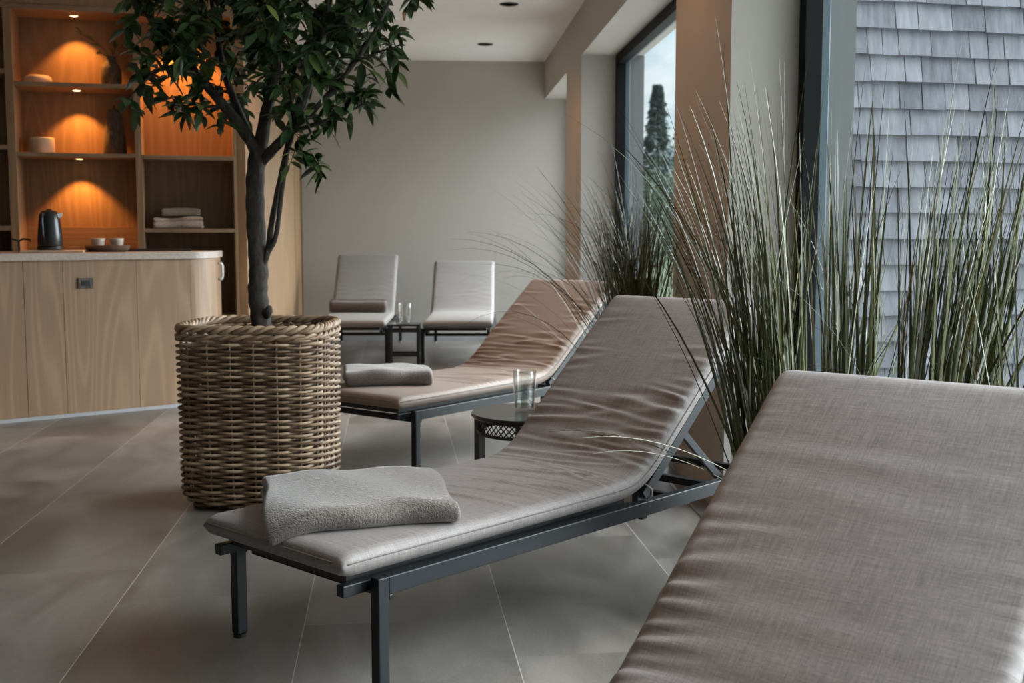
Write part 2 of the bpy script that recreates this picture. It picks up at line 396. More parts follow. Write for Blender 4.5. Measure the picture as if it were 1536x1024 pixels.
# ------------------------------------------------------------------ outside
mb = MB(); mb.box(XO, 70, -40, 90, -.35, -.12); struct(mb.build('ground', m_ground), 'lawn outside the windows', 'ground')
m_terr, nt, b = mat('pale_bounce_ground', (.42, .41, .39), .9); g = G(nt); g.l(g.ramp(g.noise(g.coord(), 40, 4), [(.3, (.46, .45, .43)), (.7, (.62, .61, .59))]), b.inputs['Base Color'])
mb = MB(); mb.box(XO, 9, YF - 4, 16, -.12, -.06); struct(mb.build('bounce_slab', m_terr), 'added pale slab outside the windows that bounces daylight inside', 'bounce_slab')  # added slab, reflects daylight through the windows up to the ceiling
rng = random.Random(5)
mb = MB(); row = .112; z = 0; r = 0
while z < 4.2:
    x = -rng.uniform(0, .12)
    while x < 4.6:
        w = rng.choice((.075, .10, .12, .15, .18)) * rng.uniform(.9, 1.1)
        x0 = max(x, 0); x1 = x + w - .004
        if x1 > x0 + .01:
            zb = z + rng.uniform(-.003, .003); zt = z + row + .02; d0 = .027 + rng.uniform(-.002, .003)
            v = [(x0, -d0, zb), (x1, -d0, zb), (x1, -.003, zt), (x0, -.003, zt), (x0, 0.01, zb), (x1, 0.01, zb), (x1, .01, zt), (x0, .01, zt)]
            mb.add(v, [(0, 1, 2, 3), (5, 4, 7, 6), (4, 5, 1, 0), (3, 2, 6, 7), (4, 0, 3, 7), (1, 5, 6, 2)], rng.random())
        x += w
    z += row; r += 1
mb.box(0, 4.6, .012, .42, -.3, 4.3, .2)
o = mb.build('shingle_wall', m_shingle); o.location = (1.695, 4.80, 0); o.rotation_euler = (0, 0, math.radians(9))
tag(o, 'weathered grey shingle clad wing seen through the near window', 'shingle wall')
o['kind'] = 'structure'

def tuft_tree(name, label, x, y, h, rad, conifer, seed, m):
    rg = random.Random(seed); t = thing(name, label, 'tree', (x, y, -.12), 0, 'trees beyond the window')
    mb = MB(); mb.tube([(0, 0, 0), (0.05, 0, h * .5), (0, 0, h * .95)], [h * .02, h * .012, h * .003], 8); mb.build('trunk', m_bark, t, True)
    mb = MB()
    N = 6000
    for i in range(N):
        if conifer:
            f = rg.random() ** .8; zz = h * (.06 + .94 * f); tier = (f * 13 + rg.random() * .5) % 1
            rr = rad * (1 - f) * (.45 + .65 * (1 - tier)) + .05; q = rg.random() ** .5 * rr; a = rg.random() * 2 * PI
            p = Vector((q * math.cos(a), q * math.sin(a), zz - q * .25)); d = Vector((math.cos(a), math.sin(a), -.35))
        else:
            while True:
                p = Vector((rg.uniform(-1, 1), rg.uniform(-1, 1), rg.uniform(-1, 1)))
                if .35 < p.length < 1: break
            p = Vector((p.x * rad, p.y * rad, h * .56 + p.z * h * .44)) * (1 + .08 * math.sin(p.x * 9) * math.cos(p.z * 7)); d = Vector((rg.uniform(-1, 1), rg.uniform(-1, 1), rg.uniform(-.6, .3)))
        d.normalize(); sd = d.cross(Vector((rg.uniform(-1, 1), rg.uniform(-1, 1), 1))).normalized()
        L = h * .024 * rg.uniform(.6, 1.3); w = L * .38
        up = sd.cross(d) * w * .3
        mb.add([p, p + d * L * .5 + sd * w + up, p + d * L, p + d * L * .5 - sd * w + up], [(0, 1, 2), (0, 2, 3)], rg.random())
    mb.build('foliage', m, t)
tuft_tree('conifer_tree', 'tall dark conifer seen through the far window', 8.0, 40.5, 6.5, 1.3, True, 1, m_conif)
tuft_tree('leafy_tree', 'round leafy tree right of the conifer beyond the far window', 9.1, 36.5, 4.7, 1.1, False, 2, m_decid)
tuft_tree('leafy_tree', 'low leafy tree in front of the conifer beyond the far window', 5.6, 30.0, 3.1, 1.5, False, 3, m_decid)
tuft_tree('conifer_tree', 'slimmer conifer behind the pier beyond the far window', 9.9, 44, 6.6, 1.6, True, 4, m_conif)

# ------------------------------------------------------------------ loungers
SH, LB, SR, ZR, WR = 1.11, .80, 1.92, .305, .325
def cushion(name, mt, parent, ab, wr, ns=230, nt_=84, T=.060, C=.307, crown=.009, seed=0, seam=True, hard=False):
    s0 = -.095; s1 = SH + LB + .03
    s = np.linspace(s0, s1, ns); d = np.minimum(s - s0, s1 - s)
    # denser samples at the ends
    u = np.linspace(0, 1, ns); s = s0 + (s1 - s0) * (u + .028 * np.sin(2 * PI * u) * -1)
    th = ab * sstep((s - (SH - .012 - .14)) / .28)
    ds = np.diff(s); x = np.concatenate(([s0], s0 + np.cumsum(np.cos((th[1:] + th[:-1]) / 2) * ds)))
    zc = ZR + .012 + T / 2
    z = np.concatenate(([zc], zc + np.cumsum(np.sin((th[1:] + th[:-1]) / 2) * ds)))
    r = T / 2; na = 9
    ya = []; za = []
    yt = np.linspace(-(C - r), C - r, nt_)
    ya += list(yt); za += [r] * nt_
    a = np.linspace(PI / 2, -PI / 2, na + 2)[1:-1]; ya += list(C - r + r * np.cos(a)); za += list(r * np.sin(a))
    yb = np.linspace(C - r, -(C - r), 14); ya += list(yb); za += [-r] * 14
    a = np.linspace(-PI / 2, -3 * PI / 2, na + 2)[1:-1]; ya += list(-(C - r) + r * np.cos(a)); za += list(r * np.sin(a))
    ya = np.array(ya); za = np.array(za); m = len(ya)
    S, Y = np.meshgrid(s, ya, indexing='ij'); Z = np.tile(za, (ns, 1))
    re = .045; dd = np.minimum(S - s0, s1 - S); e = np.sqrt(np.clip(1 - (1 - np.clip(dd / re, 0, 1)) ** 2, 0, 1)); e = .30 + .70 * e
    Y2 = Y * (1 - .015 * (1 - e))
    top = np.clip(Z / r, 0, 1)
    cr = crown * np.clip(1 - (np.abs(Y) / C) ** 3, 0, 1) * np.clip(dd / .12, 0, 1) ** .6
    disp = np.zeros_like(S)
    for (sk, yk, ln, wd, am, sl, cv) in wr:
        q = S - sk - sl * (Y - yk) - cv * (Y - yk) ** 2
        g_ = np.exp(-((Y - yk) / ln) ** 2)
        disp += am * g_ * (np.exp(-(q / wd) ** 2) - .55 * np.exp(-((q - 1.5 * wd) / wd) ** 2))
    disp *= np.clip((C - np.abs(Y)) / .045, 0, 1) ** .8 if not hard else 1
    rg = np.random.RandomState(seed)
    ph = rg.uniform(0, 6.28, 4)
    edge = np.exp(-(C - np.abs(Y)) / .035)
    disp += .0009 * edge * (np.sin(2 * PI * S / .034 + ph[0] + 2 * np.sin(S * 9 + ph[1])) + .6 * np.sin(2 * PI * S / .021 + ph[2]))
    disp += .0025 * np.sin(S * 5.1 + ph[3]) * np.cos(Y * 7 + ph[1])
    Zt = Z * e + top * (cr + disp * np.clip(dd / .06, 0, 1))
    nx = -np.sin(th)[:, None]; nz = np.cos(th)[:, None]
    Xw = x[:, None] + nx * Zt; Zw = z[:, None] + nz * Zt
    V = np.stack([Xw, -Y2, Zw], -1).reshape(-1, 3)      # local y points left
    mb = MB(); mb.v = [tuple(p) for p in V.tolist()]
    arc = np.concatenate(([0], np.cumsum(np.hypot(np.diff(ya), np.diff(za)))))
    mb.uv = np.stack([S, np.tile(arc, (ns, 1))], -1).reshape(-1, 2).tolist()
    f = []
    for i in range(ns - 1):
        for j in range(m):
            j2 = (j + 1) % m
            f.append((i * m + j, i * m + j2, (i + 1) * m + j2, (i + 1) * m + j))
    f.append(tuple(range(m - 1, -1, -1))); f.append(tuple((ns - 1) * m + j for j in range(m)))
    mb.f = f
    o = mb.build(name, mt, parent, True)
    if seam:
        P = V.reshape(ns, m, 3); jr = nt_ + 3; jl = nt_ + na + 14 + na - 4
        pb = MB()
        st = 2
        loop = [P[i, jr] for i in range(3, ns - 3, st)] + [P[ns - 1, j] for j in range(nt_ - 1, -1, -6)] + [P[i, jl] for i in range(ns - 4, 2, -st)] + [P[0, j] for j in range(0, nt_, 6)]
        pb.tube(loop, .0027, 5, True); pb.build('piping', m_pipe, o, True)
    return o

def wrinkles(seed, preset):
    rg = random.Random(seed); W = []
    def add(s, y, ln, wd, am, sl=0, cv=0): W.append((s, y, ln, wd, am, sl, cv))
    k = {'soft': .5, 'full': 1.35, 'edge': 1.5}[preset]
    if preset == 'edge':
        for i in range(13):
            s = 1.02 + i * .042 + rg.uniform(-.012, .012)
            add(s, -rg.uniform(.27, .32), rg.uniform(.06, .13), rg.uniform(.010, .016), k * rg.uniform(.0035, .0065) * (1 if i < 9 else .45), rg.uniform(.05, .35), rg.uniform(-.9, .2))
        for i in range(8):
            s = .96 + i * .03; add(s, rg.uniform(-.3, .3), rg.uniform(.12, .3), rg.uniform(.010, .018), rg.uniform(.002, .005), rg.uniform(-.1, .2), rg.uniform(-.3, .3))
        for i in range(7): add(1.15 + i * .09, rg.uniform(-.2, .3), rg.uniform(.15, .3), rg.uniform(.02, .035), rg.uniform(.0008, .002), rg.uniform(-.1, .1), 0)
        return W
    # folds gathered in the bend of the mattress
    for i in range(13):
        s = .93 + i * .036 + rg.uniform(-.01, .01); y = rg.choice((-.24, -.12, 0, .12, .26)) + rg.uniform(-.06, .06)
        add(s, y, rg.uniform(.13, .30), rg.uniform(.008, .013), k * rg.uniform(.003, .0065), rg.uniform(-.10, .14), rg.uniform(-.35, .35))
    # folds reaching in from the two edges of the back
    for i in range(15):
        s = 1.10 + i * .040 + rg.uniform(-.015, .015); sd = 1 if i % 2 else -1
        add(s, sd * rg.uniform(.25, .31), rg.uniform(.07, .17), rg.uniform(.010, .018), k * rg.uniform(.003, .0075) * (1 if i < 10 else .5), -sd * rg.uniform(-.1, .30), rg.uniform(-.3, .5))
    # dimples in the middle of the back
    for s, y in ((1.42, .10), (1.33, .02), (1.27, .10), (1.20, -.05), (1.36, .2)):
        add(s + rg.uniform(-.02, .02), y + rg.uniform(-.03, .03), rg.uniform(.05, .09), rg.uniform(.014, .02), k * rg.uniform(.003, .006), rg.uniform(-.05, .25), rg.uniform(-.6, .2))
    # faint diagonal creases over the seat
    for i in range(14):
        s = .50 + i * .036 + rg.uniform(-.02, .02)
        add(s, rg.uniform(-.05, .30), rg.uniform(.12, .26), rg.uniform(.007, .012), k * rg.uniform(.0022, .0042), rg.uniform(.15, .45), rg.uniform(-.5, .2))
    for i in range(8):
        s = 1.48 + i * .05; sd = rg.choice((-1, 1))
        add(s, sd * rg.uniform(.22, .31), rg.uniform(.06, .14), rg.uniform(.010, .016), k * rg.uniform(.0012, .003), rg.uniform(-.2, .2), 0)
    return W

def make_lounger(label, x, y, ang, ab, mt, seed, preset='full', hi=True):
    t = thing('sun_lounger', label, 'sun lounger', (x, y, 0), ang, 'upholstered sun loungers')
    w = .034
    for sd in (-1, 1):
        yo = sd * WR; yi = sd * (WR - .032); ya, yb = min(yo, yi), max(yo, yi)
        mb = MB(); mb.box(w, SR - w, ya, yb, ZR - .046, ZR)
        # small gusset in the inner corner of rail and leg
        for xx, q in ((w, 1), (SR - w, -1)):
            mb.add([(xx, ya, ZR - .046), (xx, yb, ZR - .046), (xx, yb, ZR - .062), (xx, ya, ZR - .062), (xx + q * .016, ya, ZR - .046), (xx + q * .016, yb, ZR - .046)], [(0, 1, 2, 3), (0, 4, 5, 1), (3, 2, 5, 4), (0, 3, 4), (1, 5, 2)])
        mb.build('side_rail', m_metal, t, bevel=.003)
        for xx in (0, SR - w):
            mb = MB(); mb.box(xx, xx + w, ya, yb, .012, ZR); lg = mb.build('leg', m_metal, t, bevel=.003)
            mb = MB(); mb.lathe([(.013, 0), (.019, 0), (.019, .0115), (.013, .0118)], 16, (xx + w / 2, (ya + yb) / 2, 0)); mb.build('foot_cap', m_foot if xx else m_black, lg, True, angle=.6)
        mb = MB(); c = sd * .268
        mb.box(-.075, SH - .02, c - .014, c + .014, ZR - .040, ZR - .010); mb.build('support_bar', m_metal, t, bevel=.003)
        # strut that props the back up
        l0 = .33; pb_ = Vector((SH + l0 * math.cos(ab), sd * .262, ZR - .020 + l0 * math.sin(ab))); pe = Vector((pb_.x + .25, sd * .262, ZR - .014))
        mb = MB(); mb.bar(pb_, pe, .014, .028); mb.build('support_strut', m_metal, t, bevel=.002)
    for xx, zz in ((.05, ZR - .056), (SH + .01, ZR - .056), (1.36, ZR - .05), (1.60, ZR - .050), (1.86, ZR - .035)):
        mb = MB(); mb.box(xx, xx + .028, -(WR - .033), WR - .033, zz - .012, zz + .014); mb.build('cross_bar', m_metal, t, bevel=.002)
    mb = MB(); mb.box(-.04, SH - .03, -.250, .250, ZR - .014, ZR + .010); mb.build('seat_panel', m_black, t)
    # back frame: two tubes, a head tube and a dark panel
    ca, sa = math.cos(ab), math.sin(ab)
    def bp(l, off, yy): return (SH + l * ca - off * sa, yy, ZR + .006 + l * sa + off * ca)
    mb = MB()
    for sd in (-1, 1): mb.bar(bp(.02, -.017, sd * .276), bp(LB, -.017, sd * .276), .030, .034, (-sa, 0, ca))
    mb.bar(bp(LB - .016, -.017, -.261), bp(LB - .016, -.017, .261), .030, .034, (ca, 0, sa)); mb.bar(bp(.36, -.020, -.261), bp(.36, -.020, .261), .026, .022, (-sa, 0, ca))
    mb.build('backrest_frame', m_metal, t)
    mb = MB(); v = [bp(l, o_, yy) for o_ in (-.010, -.003) for l in (.04, LB - .034) for yy in (-.26, .26)]
    mb.add(v, [(0, 1, 3, 2), (4, 6, 7, 5), (0, 4, 5, 1), (2, 3, 7, 6), (0, 2, 6, 4), (1, 5, 7, 3)]); mb.build('back_panel', m_black, t)
    W = wrinkles(seed, preset)
    c = cushion('mattress', mt, t, ab, W, 300 if hi else 150, 100 if hi else 50, seed=seed, hard=preset == 'edge')
    mb = MB(); mb.tube([(SH - .005, -.312, ZR + .055), (SH + .018, -.322, ZR + .035), (SH + .022, -.318, ZR + .012), (SH + .006, -.312, ZR + .004)], [.003, .005, .005, .003], 6); mb.build('tie_strap', m_cush_l, c, True)
    return t
L_MID = make_lounger('taupe sun lounger in the centre with a folded towel on its foot end', -.360, 2.955, .750, .705, m_cush, 11)
L_ONE = make_lounger('brown sun lounger behind the wicker basket and small round side table', -.330, 5.555, .844, .630, m_cush_b, 12)
L_FRT = make_lounger('nearest taupe sun lounger filling the lower right corner', -.248, .787, .829, .645, m_cush, 13, 'edge')
L_BL = make_lounger('far light grey sun lounger at the back wall with a rolled brown towel', -.724, 10.02, 1.536, .725, m_cush_l, 14, 'soft', False)
L_BR = make_lounger('far light grey sun lounger at the back wall with nothing on it', .212, 9.90, 1.509, .626, m_cush_l, 15, 'soft', False)

# ------------------------------------------------------------------ towels
def fold_profile(layers, t, L, gap=.94):
    """closed outline (y,z) of a ribbon folded to and fro, first fold at y=0"""
    c = []
    for k in range(layers):
        z = t * (k + .5); a, b_ = (L, 0) if k % 2 == 0 else (0, L)
        a_, b2 = (a, b_)
        r = t / 2
        for q in np.linspace(0, 1, 26):
            yy = a_ + (b2 - a_) * q
            yy = r + yy * (L - 2 * r) / L
            c.append((yy, z))
        if k < layers - 1:
            cy = r if b2 == 0 else L - r; sg = -1 if b2 == 0 else 1
            for f in np.linspace(0, PI, 9)[1:-1]: c.append((cy + sg * r * math.sin(f), z + r * (1 - math.cos(f))))
    c = np.array(c); tg = np.gradient(c, axis=0); tg /= np.linalg.norm(tg, axis=1)[:, None]
    nm = np.stack([-tg[:, 1], tg[:, 0]], 1); h = t / 2 * gap
    return c + nm * h, c - nm * h
def towel(name, label, mt, loc, rotz, W, L, layers, t, deform=None, seed=0, group=None, nx=60, parent=None):
    A, B = fold_profile(layers, t, L); n = len(A); rg = np.random.RandomState(seed); ph = rg.uniform(0, 6.28, 6)
    X = np.linspace(0, W, nx); mb = MB(); V = []
    for i, xv in enumerate(X):
        d = min(xv, W - xv); e = math.sqrt(max(0, 1 - (1 - min(d / .016, 1)) ** 2)); e = .45 + .55 * e
        for (P, sg) in ((A, 1), (B, -1)):
            Cn = (A + B) / 2
            Q = Cn + (P - Cn) * e
            for (yy, zz) in Q:
                hh = zz / (layers * t)
                xx = xv + .006 * math.sin(yy * 14 + ph[0]) + hh * .010 * math.sin(yy * 9 + ph[1])
                y2 = yy + .005 * math.sin(xv * 17 + ph[2]) * (1 + hh) + hh * .006 * math.sin(xv * 31 + ph[3])
                z2 = zz * (1 + .07 * math.sin(xv * 11 + ph[4]) + .05 * math.sin(xv * 23 + yy * 13 + ph[5]))
                if deform: xx, y2, z2 = deform(xx, y2, z2, hh)
                V.append((xx, y2, z2))
    F = []; m = 2 * n
    loop = list(range(n)) + list(range(2 * n - 1, n - 1, -1))
    for i in range(nx - 1):
        for k in range(m):
            a, b_ = loop[k], loop[(k + 1) % m]
            F.append((i * m + a, i * m + b_, (i + 1) * m + b_, (i + 1) * m + a))
    for k in range(n - 1):
        F.append((k + 1, k, n + k, n + k + 1)); o = (nx - 1) * m; F.append((o + k, o + k + 1, o + n + k + 1, o + n + k))
    mb.v = V; mb.f = F
    o = mb.build(name, mt, parent, True); o.location = loc; o.rotation_euler = (0, 0, rotz)
    if label: tag(o, label, 'towel', group)
    return o
def on_lounger(x, y, ang, s, w):
    return (x + s * math.cos(ang) + w * math.sin(ang), y + s * math.sin(ang) - w * math.cos(ang))
CT = ZR + .012 + .060 + .009
def mid_def(x, y, z, h):
    # the loose corner A (x small, y small) thins out and slips over the foot edge
    k = max(0, 1 - x / .26) * max(0, 1 - y / .42)
    z = z * (1 - .30 * k)
    sx = S0 + x * cX - y * cY       # position along the lounger
    q_ = max(0, .01 - sx); z -= min(.050, 2.6 * q_ * q_)
    sag = .012 * math.exp(-((x - .27) / .07) ** 2) * max(0, 1 - y / .2)
    return x, y, z - sag * h
# towel on the centre lounger: corner at (-.12,+.02), long side turned 31 degrees towards the right
rel = math.radians(-31.0)
S0, W0 = -.112, .035; cX, cY = math.cos(rel), math.sin(rel)
px, py = on_lounger(-.360, 2.955, .750, S0, W0)
cY = math.sin(rel)
towel('folded_towel', 'large taupe terry towel folded on the foot of the centre lounger', m_terry, (px, py, CT - .004), .750 + rel, .50, .44, 2, .036, mid_def, 3, 'bath towels', 90)
px, py = on_lounger(-.330, 5.555, .844, -.02, -.13)
towel('folded_towel', 'light grey folded towel on the brown lounger behind the basket', m_terry2, (px, py, CT - .002), .844 - math.radians(42), .44, .30, 2, .040, None, 7, 'bath towels', 60)
# rolled towel
def rolled(label, mt, loc, rotz, L, R):
    turns = 3.2; n = 90; c = []
    th_ = R / (turns + .6)
    for i in range(n):
        a = i / (n - 1) * turns * 2 * PI; r = th_ * .5 + th_ * a / (2 * PI)
        c.append((r * math.cos(a), r * math.sin(a)))
    c = np.array(c); tg = np.gradient(c, axis=0); tg /= np.linalg.norm(tg, axis=1)[:, None]; nm = np.stack([-tg[:, 1], tg[:, 0]], 1)
    A = c + nm * th_ * .46; B = c - nm * th_ * .46; nx = 24; V = []; F = []; m = 2 * n
    for i in range(nx):
        xv = L * i / (nx - 1); d = min(xv, L - xv); e = .5 + .5 * math.sqrt(max(0, 1 - (1 - min(d / .012, 1)) ** 2)); Cn = (A + B) / 2
        for P in (A, B):
            for (a_, b_) in Cn + (P - Cn) * e:
                V.append((xv - L / 2 + .004 * math.sin(a_ * 60), a_ * (1 + .02 * math.sin(xv * 20)), b_ * (1 + .03 * math.sin(xv * 15 + 1))))
    loop = list(range(n)) + list(range(2 * n - 1, n - 1, -1))
    for i in range(nx - 1):
        for k in range(m):
            a, b_ = loop[k], loop[(k + 1) % m]; F.append((i * m + a, i * m + b_, (i + 1) * m + b_, (i + 1) * m + a))
    for k in range(n - 1):
        F.append((k + 1, k, n + k, n + k + 1)); o = (nx - 1) * m; F.append((o + k, o + k + 1, o + n + k + 1, o + n + k))
    mb = MB(); mb.v = V; mb.f = F; o = mb.build('rolled_towel', mt, None, True); o.location = loc; o.rotation_euler = (0, 0, rotz)
    tag(o, label, 'towel', 'bath towels')
px, py = on_lounger(-.724, 10.02, 1.536, .86, -.02)
rolled('dark brown rolled towel lying against the far left lounger back', m_terry3, (px, py, CT + .060), 1.535 - PI / 2, .54, .062)

# ------------------------------------------------------------------ side tables and glasses
t = thing('side_table', 'small round black side table between the centre and brown loungers', 'side table', (.40, 4.57, 0), .5)
mb = MB(); mb.lathe([(0, .402), (.245, .402), (.25, .408), (.25, .416), (.246, .42), (0, .42)], 48); mb.build('table_top', m_tabtop, t, True, angle=.6)
mb = MB(); n = 56
for k in range(n):      # lattice apron
    a = 2 * PI * k / n; a2 = 2 * PI * (k + 2) / n
    for q in (1, -1):
        p0 = (.222 * math.cos(a), .222 * math.sin(a), .345 if q > 0 else .395); p1 = (.222 * math.cos(a2), .222 * math.sin(a2), .395 if q > 0 else .345)
        mb.tube([p0, p1], .0028, 4)
for z in (.342, .398): mb.tube([(.222 * math.cos(2 * PI * k / 48), .222 * math.sin(2 * PI * k / 48), z) for k in range(48)], .007, 6, True)
mb.build('lattice_apron', m_black, t)
for k in range(4):
    a = PI / 4 + k * PI / 2; mb = MB(); c = (.222 * math.cos(a), .222 * math.sin(a))
    mb.box(c[0] - .017, c[0] + .017, c[1] - .017, c[1] + .017, 0, .401); mb.build('leg', m_black, t, bevel=.003)
mb = MB(); mb.tube([(.19 * math.cos(2 * PI * k / 48), .19 * math.sin(2 * PI * k / 48), .14) for k in range(48)], .007, 6, True)
for a in (PI / 4, 3 * PI / 4): mb.bar((-.222 * math.cos(a), -.222 * math.sin(a), .14), (.222 * math.cos(a), .222 * math.sin(a), .14), .012, .012)
mb.build('lower_ring', m_black, t)
t = thing('side_table', 'small square black side table between the two far loungers', 'side table', (-.25, 9.72, 0), -.03)
mb = MB(); mb.box(-.14, .14, -.12, .12, .352, .372); mb.build('table_top', m_tabtop, t, bevel=.003)
for sx in (-1, 1):
    for sy in (-1, 1):
        mb = MB(); mb.box(sx * .122 - .014, sx * .122 + .014, sy * .102 - .014, sy * .102 + .014, 0, .352); mb.build('leg', m_black, t)
for z in (.10, .30):
    mb = MB(); mb.box(-.108, .108, -.112, -.094, z, z + .022); mb.box(-.108, .108, .094, .112, z, z + .022); mb.box(-.132, -.112, -.088, .088, z, z + .022); mb.box(.112, .132, -.088, .088, z, z + .022); mb.build('stretcher', m_black, t)
def glass(label, loc, h=.165, r0=.040, r1=.049, fill=.60):
    t = thing('drinking_glass', label, 'glass', loc, 0, 'water glasses')
    n = 48; mb = MB(); vs = []; fs = []
    prof = [(0, 0), (r0 * .8, 0), (r0, .004), (r0 + (r1 - r0) * .3, h * .3), (r0 + (r1 - r0) * .6, h * .6), (r1, h - .002), (r1 - .001, h), (r1 - .0026, h - .002), (r0 + (r1 - r0) * .6 - .003, h * .6), (r0 + (r1 - r0) * .3 - .0035, h * .3), (r0 - .004, .014), (0, .012)]
    for i, (r, z) in enumerate(prof):
        for k in range(n):
            a = 2 * PI * k / n; rr = r
            if 2 < i < 5 and r > .01: rr += .0009 * math.cos(12 * a)
            vs.append((rr * math.cos(a), rr * math.sin(a), z))
    for i in range(len(prof) - 1):
        for k in range(n): fs.append((i * n + k, i * n + (k + 1) % n, (i + 1) * n + (k + 1) % n, (i + 1) * n + k))
    mb.add(vs, fs); mb.build('tumbler', m_glass, t, True)
    hf = h * fill; rf = r0 + (r1 - r0) * fill - .0036
    mb = MB(); mb.lathe([(0, .0115), (r0 - .0036, .0115), (r0 + (r1 - r0) * .3 - .0028, h * .3), (rf + .0009, hf), (0, hf)], 40); mb.build('water', m_water, t, True, angle=.8)
glass('glass of sparkling water on the round black side table', (.372, 4.615, .4205))
glass('tumbler on the small table between the two far loungers', (-.245, 9.69, .3725), .175, .046, .054, .35)

# ------------------------------------------------------------------ wicker basket and tree
BX, BY = -.745, 4.94; TH = math.atan(118 / 1700)
t = thing('wicker_basket', 'tall square woven wicker basket holding the indoor tree', 'basket', (BX, BY, 0), -.12)
HB = .765; NS = 22; SUB = 6; NP = NS * SUB
def sq(phi, a, n=4.2): return a / (abs(math.cos(phi)) ** n + abs(math.sin(phi)) ** n) ** (1 / n)
# equal arc-length stations round the rounded square
ph = np.linspace(0, 2 * PI, 2001); rr = np.array([sq(p_, 1) for p_ in ph]); cx = rr * np.cos(ph); cy = rr * np.sin(ph)
al = np.concatenate(([0], np.cumsum(np.hypot(np.diff(cx), np.diff(cy))))); ST = np.interp(np.linspace(0, al[-1], NP + 1)[:-1], al, ph)
def arad(z): return .300 - .010 * (1 - z / HB) - .05 * max(0, 1 - z / .075) ** 2
rg = random.Random(2)
mb = MB(); k = 0; z = .018
while z < HB - .05:
    off = rg.uniform(-.001, .001); pts = []
    for i, p_ in enumerate(ST):
        r = sq(p_, arad(z)) + .0165 * math.cos(PI * i / SUB + PI * k) + off
        pts.append((r * math.cos(p_), r * math.sin(p_), z + .0005 * math.sin(i * .7 + k)))
    mb.tube(pts, .0068 * rg.uniform(.92, 1.08), 6, True, rg.random())
    z += .0130; k += 1
mb.build('woven_wall', m_wicker, t, True)
mb = MB()
for s in range(NS):
    p_ = ST[s * SUB]; mb.tube([(sq(p_, arad(zz)) * math.cos(p_), sq(p_, arad(zz)) * math.sin(p_), zz) for zz in (.006, .04, .08, .3, .5, HB - .03)], .0042, 6, False, rg.uniform(.5, 1))
mb.build('upright_stakes', m_wicker, t, True)
mb = MB()
for z0, a0, n3, rt, hr in ((HB - .012, .302, 3, .0095, .011), (HB - .043, .306, 2, .0085, .008)):
    for q in range(n3):
        pts = []
        for i in range(NP * 2):
            p_ = np.interp(i / (NP * 2) * NP, range(NP + 1), list(ST) + [2 * PI]); c = 2 * PI * q / n3 + 2 * PI * 16 * i / (NP * 2)
            r = sq(p_, a0) + hr * math.cos(c); pts.append((r * math.cos(p_), r * math.sin(p_), z0 + hr * math.sin(c)))
        mb.tube(pts, rt, 6, True, rg.uniform(.3, .9))
mb.build('braided_rim', m_wicker, t, True)
mb = MB(); mb.lathe([(0, .01), (.23, .01), (.25, .03), (.25, .69), (.24, .69), (.24, .64), (0, .65)], 40); mb.build('inner_pot', m_black, t, True, angle=.6)
mb = MB(); mb.lathe([(0, .672), (.12, .668), (.238, .655)], 40); mb.build('soil', m_soil, t, True)
mb = MB()
for a in range(4):
    p_ = PI / 4 + a * PI / 2; c = (.285 * math.cos(p_), .285 * math.sin(p_)); mb.lathe([(.02, 0), (.022, .02)], 12, (c[0], c[1], 0), .3)
mb.build('base_feet', m_wicker, t)

tree = thing('indoor_tree', 'leafy indoor tree with dark trunk standing in the wicker basket', 'tree', (BX, BY, .672), -TH)
SCL = (BX * math.sin(TH) + BY * math.cos(TH)) / 1700
def tp(px, py, dy=0.0): return Vector(((px - 389) * SCL, dy, 1.15 + (348 - py) * SCL - .672))
def smooth_path(P, n=7):
    P = [Vector(p_) for p_ in P]; out = []
    for i in range(len(P) - 1):
        a = P[max(i - 1, 0)]; b_ = P[i]; c = P[i + 1]; d = P[min(i + 2, len(P) - 1)]
        for q in range(n):
            s_ = q / n; out.append(.5 * ((2 * b_) + (c - a) * s_ + (2 * a - 5 * b_ + 4 * c - d) * s_ ** 2 + (3 * b_ - a - 3 * c + d) * s_ ** 3))
    out.append(P[-1]); return out
skel = []
def branch(mb, pts, r0, r1, n=10, rec=True):
    P = smooth_path(pts); m = len(P); R = [(r0 + (r1 - r0) * (i / (m - 1))) * SCL * (1 + .05 * math.sin(i * 1.7)) for i in range(m)]
    mb.tube(P, R, n)
    if rec: skel.extend([(q, mb) for q in P[m // 3:]])
mb = MB()
branch(mb, [tp(391, 512), tp(390, 480), tp(386, 440), tp(388, 400), tp(385, 330), tp(386, 265), tp(393, 222)], 15.5, 13, 14, False)
mb.tube([tp(398, 472, -.02), tp(405, 464, -.04), tp(407, 458, -.045)], [.022, .018, .009], 8)
mb.build('trunk', m_bark, tree, True)
